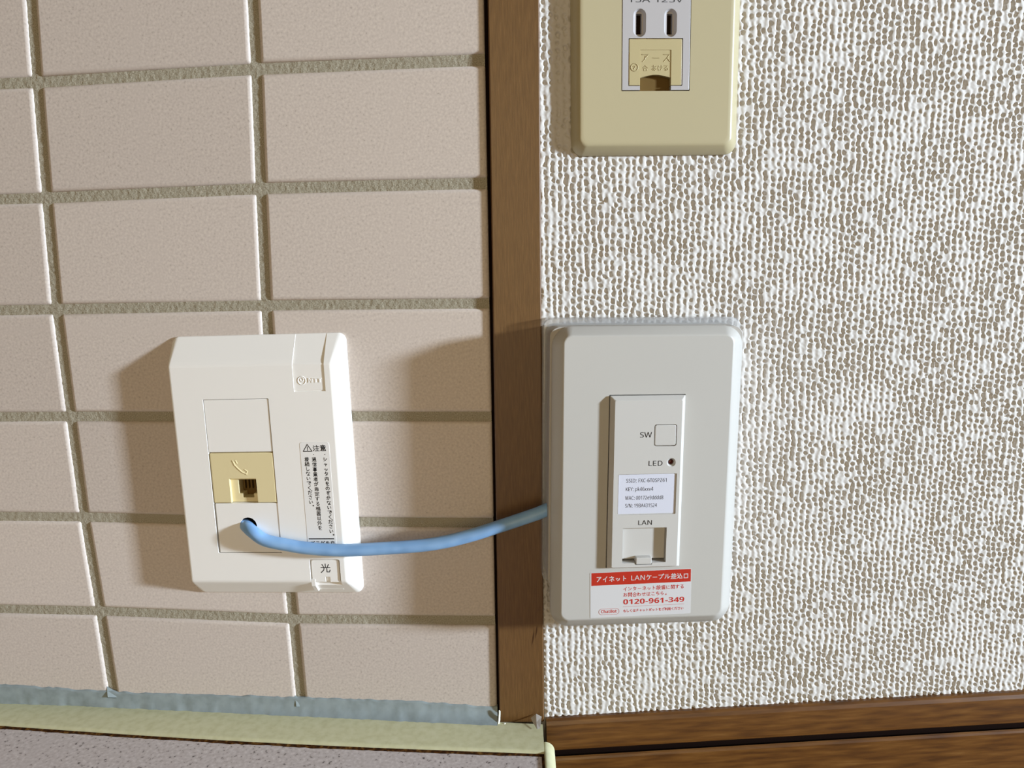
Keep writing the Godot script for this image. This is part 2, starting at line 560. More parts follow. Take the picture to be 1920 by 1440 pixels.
func extrude_u(st, prof: Array, u0: float, u1: float, smooth := false):   # profile of Vector2(h, v) from top-back round the front to the bottom-back
	st.set_smooth_group(3 if smooth else -1)
	for k in prof.size() - 1:
		var p: Vector2 = prof[k]; var q: Vector2 = prof[k + 1]
		quad(st, Vector3(u0, p.y, p.x), Vector3(u0, q.y, q.x), Vector3(u1, q.y, q.x), Vector3(u1, p.y, p.x))
	st.set_smooth_group(-1)
	for e in [u0, u1]:
		for k in range(1, prof.size() - 1):
			var t := [Vector3(e, prof[0].y, prof[0].x), Vector3(e, prof[k].y, prof[k].x), Vector3(e, prof[k + 1].y, prof[k + 1].x)]
			if e == u0: tri(st, t[0], t[2], t[1])
			else: tri(st, t[0], t[1], t[2])

func wood_rail():
	var o := root_at("trim_2", frame_right, 0, 0)
	tag(o, "dark brown glossy wood rail and board below the wallpaper", "trim", "structure")
	var st := new_st()
	extrude_u(st, [Vector2(-3, -198.0), Vector2(1.6, -198.1), Vector2(2.8, -198.8), Vector2(3.6, -200.5), Vector2(4.4, -206.0), Vector2(5.0, -211.2), Vector2(4.8, -212.6), Vector2(4.0, -213.3), Vector2(-3, -213.4)], 10.6, 2150)
	put("rail", done(st), M.wood_dark, o)
	st = new_st()
	extrude_u(st, [Vector2(4.0, -236.0), Vector2(4.0, -216.5), Vector2(4.8, -216.1), Vector2(5.5, -216.6), Vector2(5.9, -217.6), Vector2(6.4, -260.0), Vector2(6.4, -1055.0), Vector2(4.0, -1055.0)], 14.0, 2150)
	put("board", done(st), M.wood_dark, o)
	st = new_st()
	box(st, 10.6, 2150, -1060, -213.0, -5.0, 0.4)
	put("dark_backing", done(st), M.gap, o)  # darkens the groove under the rail in place of its shade

func caulk_bead():
	var st := new_st()
	st.set_smooth_group(4)
	var nz := FastNoiseLite.new(); nz.seed = 5; nz.frequency = 0.05
	var rows := []
	for k in 181:
		var x := -2000.0 + 1680.0 * k / 20.0 if k < 20 else -320.0 + 307.6 * (k - 20) / 160.0
		var wall_z := x * tan(deg_to_rad(LEFT_TURN))
		var w := nz.get_noise_1d(x * 3.0)
		var top := -190.4 + 0.9 * w + 2.6 * clampf((-200.0 - x) / 65.0, 0.0, 1.0) - 2.0 * clampf((x + 60.0) / 45.0, 0.0, 1.0)
		var near: float = maxf(strip_back(x), wall_z + 0.8) + 0.7 * nz.get_noise_1d(x * 4.0 + 90.0)
		var row := []
		for m in 9:
			var t := m / 8.0
			var zz: float = lerpf(wall_z + 0.35, near, pow(t, 2.0))
			var yy: float = lerpf(top, -198.3, 1.0 - pow(1.0 - t, 1.25))
			row.append(Vector3(x, yy + 0.12 * nz.get_noise_2d(x * 9, m * 20), zz))
		rows.append([Vector3(x, top, wall_z - 1.5)] + row)
	for k in 180:
		for m in 9:
			quad(st, rows[k][m], rows[k][m + 1], rows[k + 1][m + 1], rows[k + 1][m])
	var o := put("caulk_bead", done(st), M.caulk)
	o.position = Vector3(0, FLOOR_TO_ORIGIN * K, 0)
	tag(o, "long grey-blue sealant bead along the foot of the tiles", "sealant")
	# little peaks of sealant drawn up into the upright joints
	for x in [[-204.8, -190.4], [-109.0, -192.4]]:
		st = new_st()
		var z = x[0] * tan(deg_to_rad(LEFT_TURN))
		var c := Vector3(x[0], x[1], z)
		tri(st, c + Vector3(-2.6, 2.6, -0.6), c + Vector3(-1.6, -2.2, 1.4), c + Vector3(0.6, 0.6, -0.4))
		tri(st, c + Vector3(0.6, 0.6, -0.4), c + Vector3(-1.6, -2.2, 1.4), c + Vector3(3.0, -2.6, 0.6))
		tri(st, c + Vector3(-1.6, -2.2, 1.4), c + Vector3(-2.8, -3.0, 0.5), c + Vector3(3.2, -3.6, 0.6))
		put("sealant_peak", done(st), M.caulk, o)

func strip_back(x: float) -> float:                               # z of the back edge of the cream strip
	return lerpf(-20.3, 5.6, (x + 266.0) / 253.0)

func strip_front(x: float) -> float:
	return lerpf(-2.0, 25.0, (x + 254.0) / 260.0) + 2.2 * sin(PI * clampf((x + 254.0) / 260.0, 0.0, 1.0))

func counter():
	var o := root_at("kitchen_counter", Transform3D(Basis.IDENTITY, Vector3(0, FLOOR_TO_ORIGIN * K, 0)), 0, 0)
	tag(o, "speckled grey worktop with a cream edge strip under the tiles", "worktop")
	var st := new_st()
	var n := 60
	var lines := [[-2.5, -203.0], [-2.5, -198.2], [0.0, -198.05]]
	var rows := []
	for k in n + 1:
		var x := -700.0 + 709.0 * k / n
		var b := maxf(strip_back(x) - 3.0, x * tan(deg_to_rad(LEFT_TURN)) + 0.3); var f := strip_front(x)
		rows.append([Vector3(x, -198.3, b), Vector3(x, -198.1, f - 1.6), Vector3(x, -198.4, f - 0.6), Vector3(x, -199.1, f), Vector3(x, -206, f)])
	st.set_smooth_group(5)
	for k in n:
		for m in 4: quad(st, rows[k][m], rows[k][m + 1], rows[k + 1][m + 1], rows[k + 1][m])
	st.set_smooth_group(-1)
	for m in range(1, 4): tri(st, rows[n][0], rows[n][m + 1], rows[n][m])
	put("edge_strip", done(st), M.cream, o)
	# rusty joint in front of the strip
	st = new_st()
	var nz := FastNoiseLite.new(); nz.seed = 15; nz.frequency = 0.08
	for k in n * 4:
		var xa := -700.0 + 709.0 * k / (n * 4); var xb := -700.0 + 709.0 * (k + 1) / (n * 4)
		quad(st, Vector3(xa, -199.3, strip_front(xa) - 0.4), Vector3(xa, -199.3, strip_front(xa) + 4), Vector3(xb, -199.3, strip_front(xb) + 4), Vector3(xb, -199.3, strip_front(xb) - 0.4))
	quad(st, Vector3(7.7, -199.1, 27), Vector3(7.7, -199.1, 560), Vector3(9.1, -199.1, 560), Vector3(9.1, -199.1, 27))
	put("joint_line", done(st), M.rust, o)
	# the worktop itself: its back edge follows the strip
	st = new_st()
	for k in n * 4:
		var xa := -700.0 + 709.5 * k / (n * 4); var xb := -700.0 + 709.5 * (k + 1) / (n * 4)
		var fa := strip_front(xa) + 2.3 + 0.7 * nz.get_noise_1d(xa * 6); var fb := strip_front(xb) + 2.3 + 0.7 * nz.get_noise_1d(xb * 6)
		quad(st, Vector3(xa, -199.2, fa), Vector3(xa, -199.2, 560), Vector3(xb, -199.2, 560), Vector3(xb, -199.2, fb))
	box(st, -1990, 9.5, -230, -199.6, 60, 560)
	box(st, -1990, -700, -230, -199.2, 0, 560)
	put("slab", done(st), M.stone, o)
	st = new_st()
	box(st, -1990, 9, -1060, -230, 14, 540)
	put("cabinet_body", done(st), M.room_floor, o)
	# rounded cream trim that closes the right end
	st = new_st()
	st.set_smooth_group(6)
	var arc := []
	for k in 9:
		var a := PI / 2 * k / 8
		arc.append(Vector2(9.3 + 4.6 * sin(a) * 1.0, -203.0 + 4.7 * cos(a)))
	arc = [Vector2(8.9, -230), Vector2(8.9, -198.7)] + arc + [Vector2(13.9, -230)]
	var z0 := 18.0
	var z1 := 560.0
	for k in arc.size() - 1:
		var p: Vector2 = arc[k]; var q: Vector2 = arc[k + 1]
		quad(st, Vector3(p.x, p.y, z0), Vector3(p.x, p.y, z1), Vector3(q.x, q.y, z1), Vector3(q.x, q.y, z0))
	st.set_smooth_group(-1)
	for k in range(1, arc.size() - 1):
		tri(st, Vector3(arc[0].x, arc[0].y, z0), Vector3(arc[k].x, arc[k].y, z0), Vector3(arc[k + 1].x, arc[k + 1].y, z0))
	put("end_trim", done(st), M.cream, o)

# ------------------------------------------------------------------ lettering
# Strokes on a 16 by 16 grid (hex digits: x then y, y down).
const G := {
	"シ": "3264 2658 3d8bd5", "ャ": "38c7aa 658e", "ッ": "374a 6789 c7bb6e", "タ": "6127 54c4aa4e 57ab", "ア": "22d297 857a3e", "イ": "c18629 868f",
	"ネ": "7193 24d4892c 888f b9ec", "ト": "616e 66c9", "ケ": "5127 44e4 a49a5e", "ー": "28d8", "ブ": "13b3994e c1d3 e0f2", "プ": "13b3994e d1e1e2d2d1",
	"ル": "42481d 929de8", "ン": "2365 2d8bd5", "チ": "b143 17e7 82884e", "ボ": "24c4 717e 472c a7cc d1e2 e0f1", "ス": "22c2882e 88de", "ラ": "32c2 26d6ab5e", "グ": "5127 54b49a3e d1e3 e0f2",
	"を": "33c3 7138768b d66a6ede", "の": "836b3c1934 3482d5da9e", "ぞ": "42b237c6796c9ebe d2e3 e1f2", "か": "1594a78d6c 612e b3e8", "な": "1483 5128 b3e5 a6ad6e5c8bde", "い": "233b5d6a b4da",
	"で": "13d2867a9dce b6c8 d5e7", "く": "b137be", "だ": "1493 512e 87d7 8b9ded c1d3 e0f2", "さ": "24d3 71b9 4a4c7ebd", "が": "1594a78d6c 612e b3d8 c1d2 e0f1", "す": "13e3 81886a5866878a6e",
	"る": "32b23987c9cc8e5d6b8c", "し": "414b6ebdda", "に": "32283e 74d4 6a7ded", "お": "1494 515d2d2b77c8db9e b3e5", "わ": "414e 14641b85d7db8e", "せ": "16e5 b2b999 535c7ede",
	"は": "32283e 65e5 a2ad7e6c8bee", "こ": "33b3a5 3a4ddd", "ち": "24d3 714987c8db7e", "ら": "6193 443987c9bc6e", "も": "715b8ecdd9 25b5 29b9", "ご": "33a395 3a4ddd c1d3 e0f2",
	"あ": "23d3 61697d b58b4d2b58a7da9e", "け": "32283e 65e5 b1b98e",
	"注": "2244 1638 1e4a 91a3 64e4 69e9 5efe a4ae", "意": "8082 22d2 5264 a294 15e5 46c6ca4a46 48c8 3c2e 5b5ebecd 8b9c dbee", "内": "2e24d4debe 81864b 86bb",
	"通": "2143 16464b1e 4b7efe 61d1a3 6c64d4dc 67d7 69d9 a3ac", "信": "4116 353f a0a2 53f3 75d5 78d8 7adade7e7a", "事": "12e2 44c4c64644 38c8cc 1aea 3ccc 808f6e",
	"業": "6063 9093 3143 c1b3 14e4 27d7 39c9 1beb 848f 7b1f 8bef", "者": "33c3 8086 16e6 d1861b 58c8ce5e58 5bcb", "指": "1464 414e2d 1a68 8186e6 d284 88d8de8e88 8bdb",
	"定": "8082 1512e2e5 36c6 868d 89d9 484b1f 4b7efe", "機": "0454 313f 350a 3658 716485 8568 d1c4e5c8 69f9 a1abff 896f eb9f", "器": "2161642421 91d1d49491 17e7 85781b 88eb 2b6b6f2f2b 9bdbdf9f9b",
	"以": "323c79 6386 c1ba6f baef", "外": "4117 43836a1f 376a b1bf b6f9", "接": "1464 414e2d 1a68 a0a2 72e2 8395 d3b5 66f6 a77b9bdf d97f 69f9",
	"続": "401445 531858 383f 1a0d 5a6c 82e2 b0b5 85e5 7977f7f9 9a7f cacefefc", "光": "8187 3256 d2b6 17f7 675b1f a7aeeefb", "差": "5062 b0a2 23e3 35d5 18f8 8388 681f 6bdb 9b9f 4fff",
	"込": "2143 16464b1e 4b7efe 82a26c a4eb", "口": "33d3de3e33", "設": "3041 0363 1565 1868 1a6a6e1e1a 8795 9591d1d5f6 88e8bc7f 9aff", "備": "4116 353f 62f2 8084 c0c4 55f5 656a5f 8f88e8ef 8beb b8bf",
	"関": "2f21616525 2363 a5a1e1efcf a5e5 a3e3 58b8 4bcb 88795f 8bbe 6778", "問": "2f21616525 2363 a5a1e1efcf a5e5 a3e3 58b8bd5d58", "合": "8117 81f7 57b7 4acacf4f4a",
	"利": "7123 1585 525f 561b 578a b3ba e1efce", "用": "323a1f 32d2dfbf 36d6 3ada 828f", "自": "8072 32d2df3f32 36d6 3bdb",
	"。": "3b6b6e3e3b", "・": "77888777"
}

func strokes(st: SurfaceTool, text: String, at: Vector2, size: float, step: Vector2, weight: float, z: float, high := 0.0):
	var p := at
	for ch in text:
		if ch != " ":
			var scale := size / 16.0
			var origin := p + Vector2(-size / 2, size / 2)
			if ch == "。" and step.y != 0: origin += Vector2(size * 0.62, size * 0.55)
			for s in G[ch].split(" "):
				var pts := []
				for k in range(0, s.length() - 1, 2):
					pts.append(origin + Vector2(s[k].hex_to_int() + 0.5, -(s[k + 1].hex_to_int() + 0.5)) * scale)
				ribbon(st, pts, weight, z, high)
		p += step

func ribbon(st, pts: Array, w: float, z: float, high := 0.0):
	for k in pts.size() - 1:
		var a: Vector2 = pts[k]; var b: Vector2 = pts[k + 1]
		var d := (b - a).normalized()
		if d == Vector2.ZERO: continue
		var s := d.orthogonal() * w / 2
		a -= d * w * 0.4; b += d * w * 0.4
		if high > 0.0:
			# a raised bead with a ridge
			var t := Vector3(0, 0, high)
			quad(st, v3(b + s, z), v3(a + s, z), v3(a, z) + t, v3(b, z) + t)
			quad(st, v3(a - s, z), v3(b - s, z), v3(b, z) + t, v3(a, z) + t)
			tri(st, v3(b, z) + t, v3(b - s, z), v3(b + s, z))
			tri(st, v3(a, z) + t, v3(a + s, z), v3(a - s, z))
		else:
			quad(st, v3(a - s, z + k * 0.002), v3(b - s, z + k * 0.002), v3(b + s, z + k * 0.002), v3(a + s, z + k * 0.002))

func latin(st: SurfaceTool, text: String, left: Vector2, width: float, cap_height: float, z: float, bold := false, deep := 0.03):
	# the lettering of a type face, fitted to a width; joined into the given surface
	var t := TextMesh.new()
	var f := SystemFont.new()
	f.font_names = PackedStringArray(["Droid Sans"])
	f.font_weight = 700 if bold else 400
	t.font = f
	t.text = text
	t.font_size = 64
	t.pixel_size = 0.01
	t.depth = 0.1
	t.curve_step = 2.0
	t.horizontal_alignment = HORIZONTAL_ALIGNMENT_LEFT
	t.vertical_alignment = VERTICAL_ALIGNMENT_BOTTOM
	var a := t.surface_get_arrays(0) if t.get_surface_count() > 0 else []
	if a.is_empty(): return
	var v: PackedVector3Array = a[Mesh.ARRAY_VERTEX]
	var lo := Vector3.INF; var hi := -Vector3.INF
	for p in v:
		lo = lo.min(p); hi = hi.max(p)
	var sx := width * K / (hi.x - lo.x)
	var sy := cap_height * K / (0.714 * 64.0 * 0.01)
	# the base line is the foot of the capitals: where a letter hangs below it, measure down from the top
	var low := lo.y
	if text.contains("p"): low = hi.y - 0.76 * 64.0 * 0.01
	var idx: PackedInt32Array = a[Mesh.ARRAY_INDEX] if a[Mesh.ARRAY_INDEX] != null else PackedInt32Array(range(v.size()))
	for i in idx:
		var p := v[i]
		st.add_vertex(Vector3((p.x - lo.x) * sx + left.x * K, (p.y - low) * sy + left.y * K, (p.z - lo.z) / (hi.z - lo.z) * deep * K + z * K))

# ------------------------------------------------------------------ the phone outlet on the tiles
func grown(b: Array, f: Array, t: float, d: float) -> Array:       # from base bounds to front bounds, drawn in by d
	return [lerpf(b[0], f[0], t) + d, lerpf(b[1], f[1], t) - d, lerpf(b[2], f[2], t) + d, lerpf(b[3], f[3], t) - d]

func shell(b: Array, f: Array, rb: float, rf: float, z0: float, lip: float, z1: float, n := 9, soft := 1.0, smooth := true) -> ArrayMesh:
	var st := new_st()
	var rings := []
	for s in [[0.0, 0.0, z0], [0.0, 0.0, lip - 0.15], [0.02, 0.0, lip + 0.12], [0.86, 0.0, lerpf(lip, z1, 0.86)], [0.93, 0.08, lerpf(lip, z1, 0.925)], [0.97, 0.25, lerpf(lip, z1, 0.966)], [1.0, 0.55, lerpf(lip, z1, 0.99)], [1.0, 1.0, z1]]:
		var g := grown(b, f, s[0], s[1] * soft)
		rings.append([rr(g[0], g[1], g[2], g[3], maxf(0.3, lerpf(rb, rf, s[0]) - s[1] * soft * 0.5), n), s[2]])
	loft(st, rings, smooth)
	return done(st)

func prism_x(x0: float, x1: float, poly: Array) -> ArrayMesh:       # polygon of Vector2(y, z), seen from +x counter-clockwise
	var st := new_st()
	var n := poly.size()
	for k in n:
		var p: Vector2 = poly[k]; var q: Vector2 = poly[(k + 1) % n]
		quad(st, Vector3(x1, p.x, p.y), Vector3(x0, p.x, p.y), Vector3(x0, q.x, q.y), Vector3(x1, q.x, q.y))
	for k in range(1, n - 1):
		tri(st, Vector3(x1, poly[0].x, poly[0].y), Vector3(x1, poly[k].x, poly[k].y), Vector3(x1, poly[k + 1].x, poly[k + 1].y))
		tri(st, Vector3(x0, poly[0].x, poly[0].y), Vector3(x0, poly[k + 1].x, poly[k + 1].y), Vector3(x0, poly[k].x, poly[k].y))
	return done(st)

func block(b, r, z0, z1, e) -> ArrayMesh:
	var st := new_st()
	pillow(st, b, r, z0, z1, e)
	return done(st)

func circle_pts(c: Vector2, r: float, a0 := 0.0, a1 := TAU, n := 20) -> Array:
	var p := []
	for k in n + 1: p.append(c + Vector2(cos(lerpf(a0, a1, float(k) / n)), sin(lerpf(a0, a1, float(k) / n))) * r)
	return p

func phone_outlet():
	var o := root_at("telephone_outlet", frame_left, -115, -74, 0.9, 0.05)
	tag(o, "white wall outlet on the tiles with a yellowed phone jack and a blue cable hole", "outlet")
	var whole := shell([-40.9, 39.6, -61.6, 61.3], [-40.1, 34.6, -53.1, 49.0], 3.6, 1.0, 0.0, 0.9, 8.5, 12, 1.0, false)
	var tab := prism_x(16.9, 31.2, [Vector2(36.4, 7.95), Vector2(48.7, 7.95), Vector2(61.6, 0.6), Vector2(66, 0.6), Vector2(66, 12), Vector2(36.4, 12)])
	var body = await carve(whole, [solid([-25.4, 4.9, -38.8, 33.6], 0.3, 0.8, 12.0, 2), tab, solid([17.4, 31.7, -75.0, -42.0], 1.0, 6.4, 12.0, 4)])
	put("body", body, M.white, o)
	put("blank_panel", block([-25.15, 4.55, 9.2, 33.35], 0.3, 1.0, 8.28, 0.2), M.white, o)
	# the yellowed phone jack
	var jack = await carve(block([-25.0, 4.6, -14.7, 8.75], 0.5, 1.0, 8.4, 0.45), [solid([-16.9, -4.2, -16.0, -3.2], 0.2, 6.6, 12.0, 2), solid([-13.6, -4.7, -10.8, -4.1], 0.2, 0.0, 12.0, 2), solid([-11.9, -6.6, -12.7, -9.0], 0.2, 0.0, 12.0, 2)])
	var pj := put("phone_jack", jack, M.beige_old, o)
	tag(pj, "yellowed phone jack panel")
	var st := new_st()
	box(st, -14.2, -4.2, -13.0, -3.6, 1.2, 1.6)
	for k in 4: box(st, -12.4 + 1.7 * k, -11.9 + 1.7 * k, -9.5, -4.3, 1.6, 3.4)
	put("contacts", done(st), M.grime_and_hole_shade, pj)  # contacts, plus a cavity floor browned for the shade inside
	st = new_st()
	ribbon(st, [Vector2(-14.3, 5.0), Vector2(-13.6, 3.2), Vector2(-12.2, 1.5), Vector2(-10.4, -0.2), Vector2(-8.6, -1.1)], 1.0, 8.4, 0.22)
	ribbon(st, [Vector2(-14.3, 5.0), Vector2(-13.0, 5.2), Vector2(-12.5, 4.1)], 0.7, 8.4, 0.18)
	ribbon(st, [Vector2(-8.6, -1.1), Vector2(-8.0, 0.2), Vector2(-9.0, 0.9)], 0.7, 8.4, 0.18)
	put("handset_mark", done(st), M.beige_old, pj)
	# the panel the cable comes out of
	var st2 := new_st()
	loft(st2, [[disc(-9.9, -25.7, 4.0, 4.0), 0.0], [disc(-9.9, -25.7, 4.0, 4.0), 12.0]])
	var panel = await carve(block([-24.6, 5.1, -38.55, -14.95], 0.3, 1.0, 8.3, 0.2), [done(st2)])
	var cp := put("cable_panel", panel, M.white, o)
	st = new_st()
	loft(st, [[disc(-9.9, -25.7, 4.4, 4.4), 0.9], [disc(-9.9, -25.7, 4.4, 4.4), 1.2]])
	put("hole_shade", done(st), M.dark, cp)  # dark disc stands in for the shade inside the cable hole
	# slide cover at the top right, following the slope, with a raised emblem
	var cover := put("slide_cover", prism_x(17.25, 30.85, [Vector2(36.75, 4.0), Vector2(48.5, 3.0), Vector2(60.6, 0.2), Vector2(61.0, 0.95), Vector2(48.75, 8.0), Vector2(48.4, 8.12), Vector2(37.0, 8.12), Vector2(36.75, 7.9)]), M.white, o)
	st = new_st()
	ribbon(st, circle_pts(Vector2(20.7, 41.3), 1.75), 0.55, 8.12, 0.22)
	ribbon(st, circle_pts(Vector2(20.75, 41.75), 0.72, -3.6, 1.4, 12), 0.45, 8.12, 0.2)
	latin(st, "NTT", Vector2(23.6, 40.4), 6.0, 1.9, 8.1, true, 0.22)
	put("emblem", done(st), M.white, cover)
	# caution sticker with upright writing
	var sk := put("caution_sticker", block([17.45, 30.9, -40.3, 13.4], 1.1, 8.5, 8.58, 0.03), M.sticker_white, o)
	st = new_st()
	var z := 8.60
	ribbon(st, [Vector2(18.9, 9.2), Vector2(22.9, 9.2), Vector2(20.9, 12.4), Vector2(18.9, 9.2)], 0.34, z)
	ribbon(st, [Vector2(20.9, 11.3), Vector2(20.9, 10.2)], 0.34, z)
	ribbon(st, [Vector2(20.9, 9.85), Vector2(20.9, 9.6)], 0.34, z)
	strokes(st, "注意", Vector2(24.8, 10.6), 3.1, Vector2(3.15, 0), 0.34, z)
	strokes(st, "・シャッタ内をのぞかないでください。", Vector2(28.62, 7.64), 2.15, Vector2(0.02, -2.25), 0.27, z)
	strokes(st, "・通信事業者が指定する機器以外を", Vector2(23.5, 7.7), 2.15, Vector2(0.016, -2.3), 0.25, z)
	strokes(st, "接続しないでください。", Vector2(20.1, 5.5), 2.15, Vector2(0.05, -2.22), 0.25, z)
	ribbon(st, [Vector2(18.3, -32.0), Vector2(29.8, -32.0)], 0.5, z)
	strokes(st, "プラグを自", Vector2(19.9, -34.1), 2.1, Vector2(2.3, 0), 0.27, z)
	put("lettering", done(st), M.ink, sk)
	# the little door marked with one character
	st2 = new_st()
	var door = await carve(block([18.05, 31.1, -53.2, -42.5], 1.0, 3.0, 8.05, 0.2), [solid([24.3, 26.6, -55.0, -50.6], 0.3, 7.0, 12.0, 3)])
	var fd := put("fibre_door", door, M.white, o)
	put("door_lip", prism_x(18.4, 31.0, [Vector2(-53.0, 1.5), Vector2(-53.0, 7.2), Vector2(-58.8, 3.6), Vector2(-59.6, 1.5)]), M.white, fd)
	put("door_cheek", prism_x(17.55, 19.3, [Vector2(-51.8, 3.0), Vector2(-51.8, 8.4), Vector2(-55.2, 7.9), Vector2(-59.4, 4.4), Vector2(-59.0, 1.0)]), M.white, fd)
	st = new_st()
	strokes(st, "光", Vector2(24.5, -46.3), 4.8, Vector2(5, 0), 0.42, 8.07)
	put("lettering", done(st), M.ink_soft, fd)

# ------------------------------------------------------------------ the network outlet on the wallpaper
func network_outlet():
	var o := root_at("network_outlet", frame_right, 54, -76, -1.0, 0.12)
	tag(o, "large raised white outlet with LAN socket and red-banded sticker beside the batten", "outlet")
	put("clear_spacer", block([-44.3, 41.8, -50.0, 68.8], 3.5, 0.3, 8.0, 0.3), M.clear, o)
	put("back_box", block([-42.7, 39.6, -48.5, 66.0], 4.0, 0.2, 17.6, 0.3), M.grey_box, o)
	var whole := shell([-41.8, 38.9, -66.6, 66.4], [-37.9, 33.5, -61.3, 63.2], 8.5, 3.6, 17.2, 19.0, 24.4, 10, 0.6)
	var plate = await carve(whole, [solid([-18.5, 13.7, -37.5, 38.4], 0.2, 19.5, 30.0, 2)])
	put("cover_plate", plate, M.white_dimmed, o)
	var st := new_st()
	loft(st, [[rr(-18.2, 13.4, -37.2, 38.1, 0.3, 2), 19.5], [rr(-18.2, 13.4, -37.2, 38.1, 0.3, 2), 25.3], [rr(-16.6, 11.8, -36.3, 36.5, 0.5, 2), 27.2], [rr(-16.5, 11.7, -36.2, 36.4, 0.5, 2), 27.25]], false)
	var led_cut := new_st()
	loft(led_cut, [[disc(7.84, 9.8, 1.25, 1.25), 24.0], [disc(7.84, 9.8, 1.25, 1.25), 26.5], [disc(7.84, 9.8, 2.2, 2.2), 27.6], [disc(7.84, 9.8, 2.2, 2.2), 29.0]])
	var module = await carve(done(st), [solid([0.2, 9.75, 16.85, 26.2], 0.9, 26.2, 30.0, 4), solid([-14.55, 10.4, -12.8, 5.0], 0.2, 26.7, 30.0, 2), done(led_cut), solid([-12.0, 6.9, -34.4, -18.7], 0.2, 20.5, 30.0, 2), solid([-6.4, 1.0, -35.3, -34.0], 0.2, 25.0, 30.0, 2)])
	var mo := put("module", module, M.white_module, o)
	put("switch_button", block([0.5, 9.45, 17.15, 25.9], 0.8, 25.0, 27.25, 0.25), M.white_module, mo)
	st = new_st()
	var rings := []
	for k in 6:
		var a := PI / 2 * k / 5
		rings.append([disc(7.84, 9.8, 1.22 * cos(a) + 0.01, 1.22 * cos(a) + 0.01), 25.6 + 0.7 * sin(a)])
	loft(st, rings)
	put("led_lens", done(st), M.led, mo)
	put("socket_shutter", block([-11.9, 6.8, -33.4, -18.75], 0.2, 20.0, 24.9, 0.2), M.white_module, mo)
	put("shutter_tab", block([-6.1, 0.75, -35.0, -32.0], 0.4, 22.5, 27.6, 0.3), M.white_module, mo)
	st = new_st()
	latin(st, "SW", Vector2(-5.8, 20.75), 5.05, 2.2, 27.25)
	latin(st, "LED", Vector2(-1.82, 8.5), 5.9, 2.1, 27.25)
	latin(st, "LAN", Vector2(-5.5, -17.4), 5.9, 2.05, 27.25)
	put("lettering", done(st), M.ink, mo)
	var lb := put("info_label", block([-14.25, 10.1, -12.5, 4.7], 0.2, 26.6, 26.85, 0.03), M.label, o)
	st = new_st()
	latin(st, "SSID: FXC-6T0SPZ61", Vector2(-11.0, 1.2), 17.2, 1.6, 26.84)
	latin(st, "KEY: pk46xxv4", Vector2(-11.1, -2.45), 11.7, 1.6, 26.84)
	latin(st, "MAC: 00172e9dddd8", Vector2(-11.15, -6.35), 16.2, 1.6, 26.84)
	latin(st, "S/N: 19BA431524", Vector2(-11.2, -9.75), 13.6, 1.6, 26.84)
	put("lettering", done(st), M.ink, lb)
	# the service sticker with its red heading
	var sk := put("service_sticker", block([0, 44.4, -20.8, 0], 0.3, 0.0, 0.1, 0.03), M.sticker, o)
	sk.position = Vector3(-25.2, -39.6, 24.42) * K
	sk.rotation.z = deg_to_rad(0.95)
	put("red_heading", block([0.5, 44.2, -5.9, -0.1], 0.1, 0.1, 0.13, 0.01), M.red, sk)
	st = new_st()
	strokes(st, "アイネット", Vector2(3.8, -3.05), 2.6, Vector2(2.75, 0), 0.3, 0.15)
	latin(st, "LAN", Vector2(17.9, -4.15), 6.0, 2.15, 0.14)
	strokes(st, "ケーブル差込口", Vector2(25.6, -3.05), 2.6, Vector2(2.72, 0), 0.3, 0.15)
	put("heading_lettering", done(st), M.sticker, sk)
	st = new_st()
	var z := 0.12
	strokes(st, "インターネット設備に関する", Vector2(15.35, -8.0), 2.0, Vector2(2.09, 0), 0.22, z)
	strokes(st, "お問合わせはこちら。", Vector2(15.4, -10.7), 2.0, Vector2(2.03, 0), 0.22, z)
	latin(st, "0120-961-349", Vector2(14.5, -15.2), 27.0, 2.3, z - 0.02, true)
	ribbon(st, [Vector2(14.4, -16.2), Vector2(41.5, -16.2)], 0.1, z)
	strokes(st, "もしくはチャットボットをご利用ください", Vector2(15.1, -18.15), 1.4, Vector2(1.42, 0), 0.19, z)
	latin(st, "ChatBot", Vector2(4.8, -18.8), 6.8, 1.4, z - 0.02, true)
	var pill := []
	for p in rr(3.8, 12.7, -19.5, -16.85, 1.3, 6): pill.append(p)
	pill.append(pill[0])
	ribbon(st, pill, 0.12, z)
	put("lettering", done(st), M.red_ink, sk)

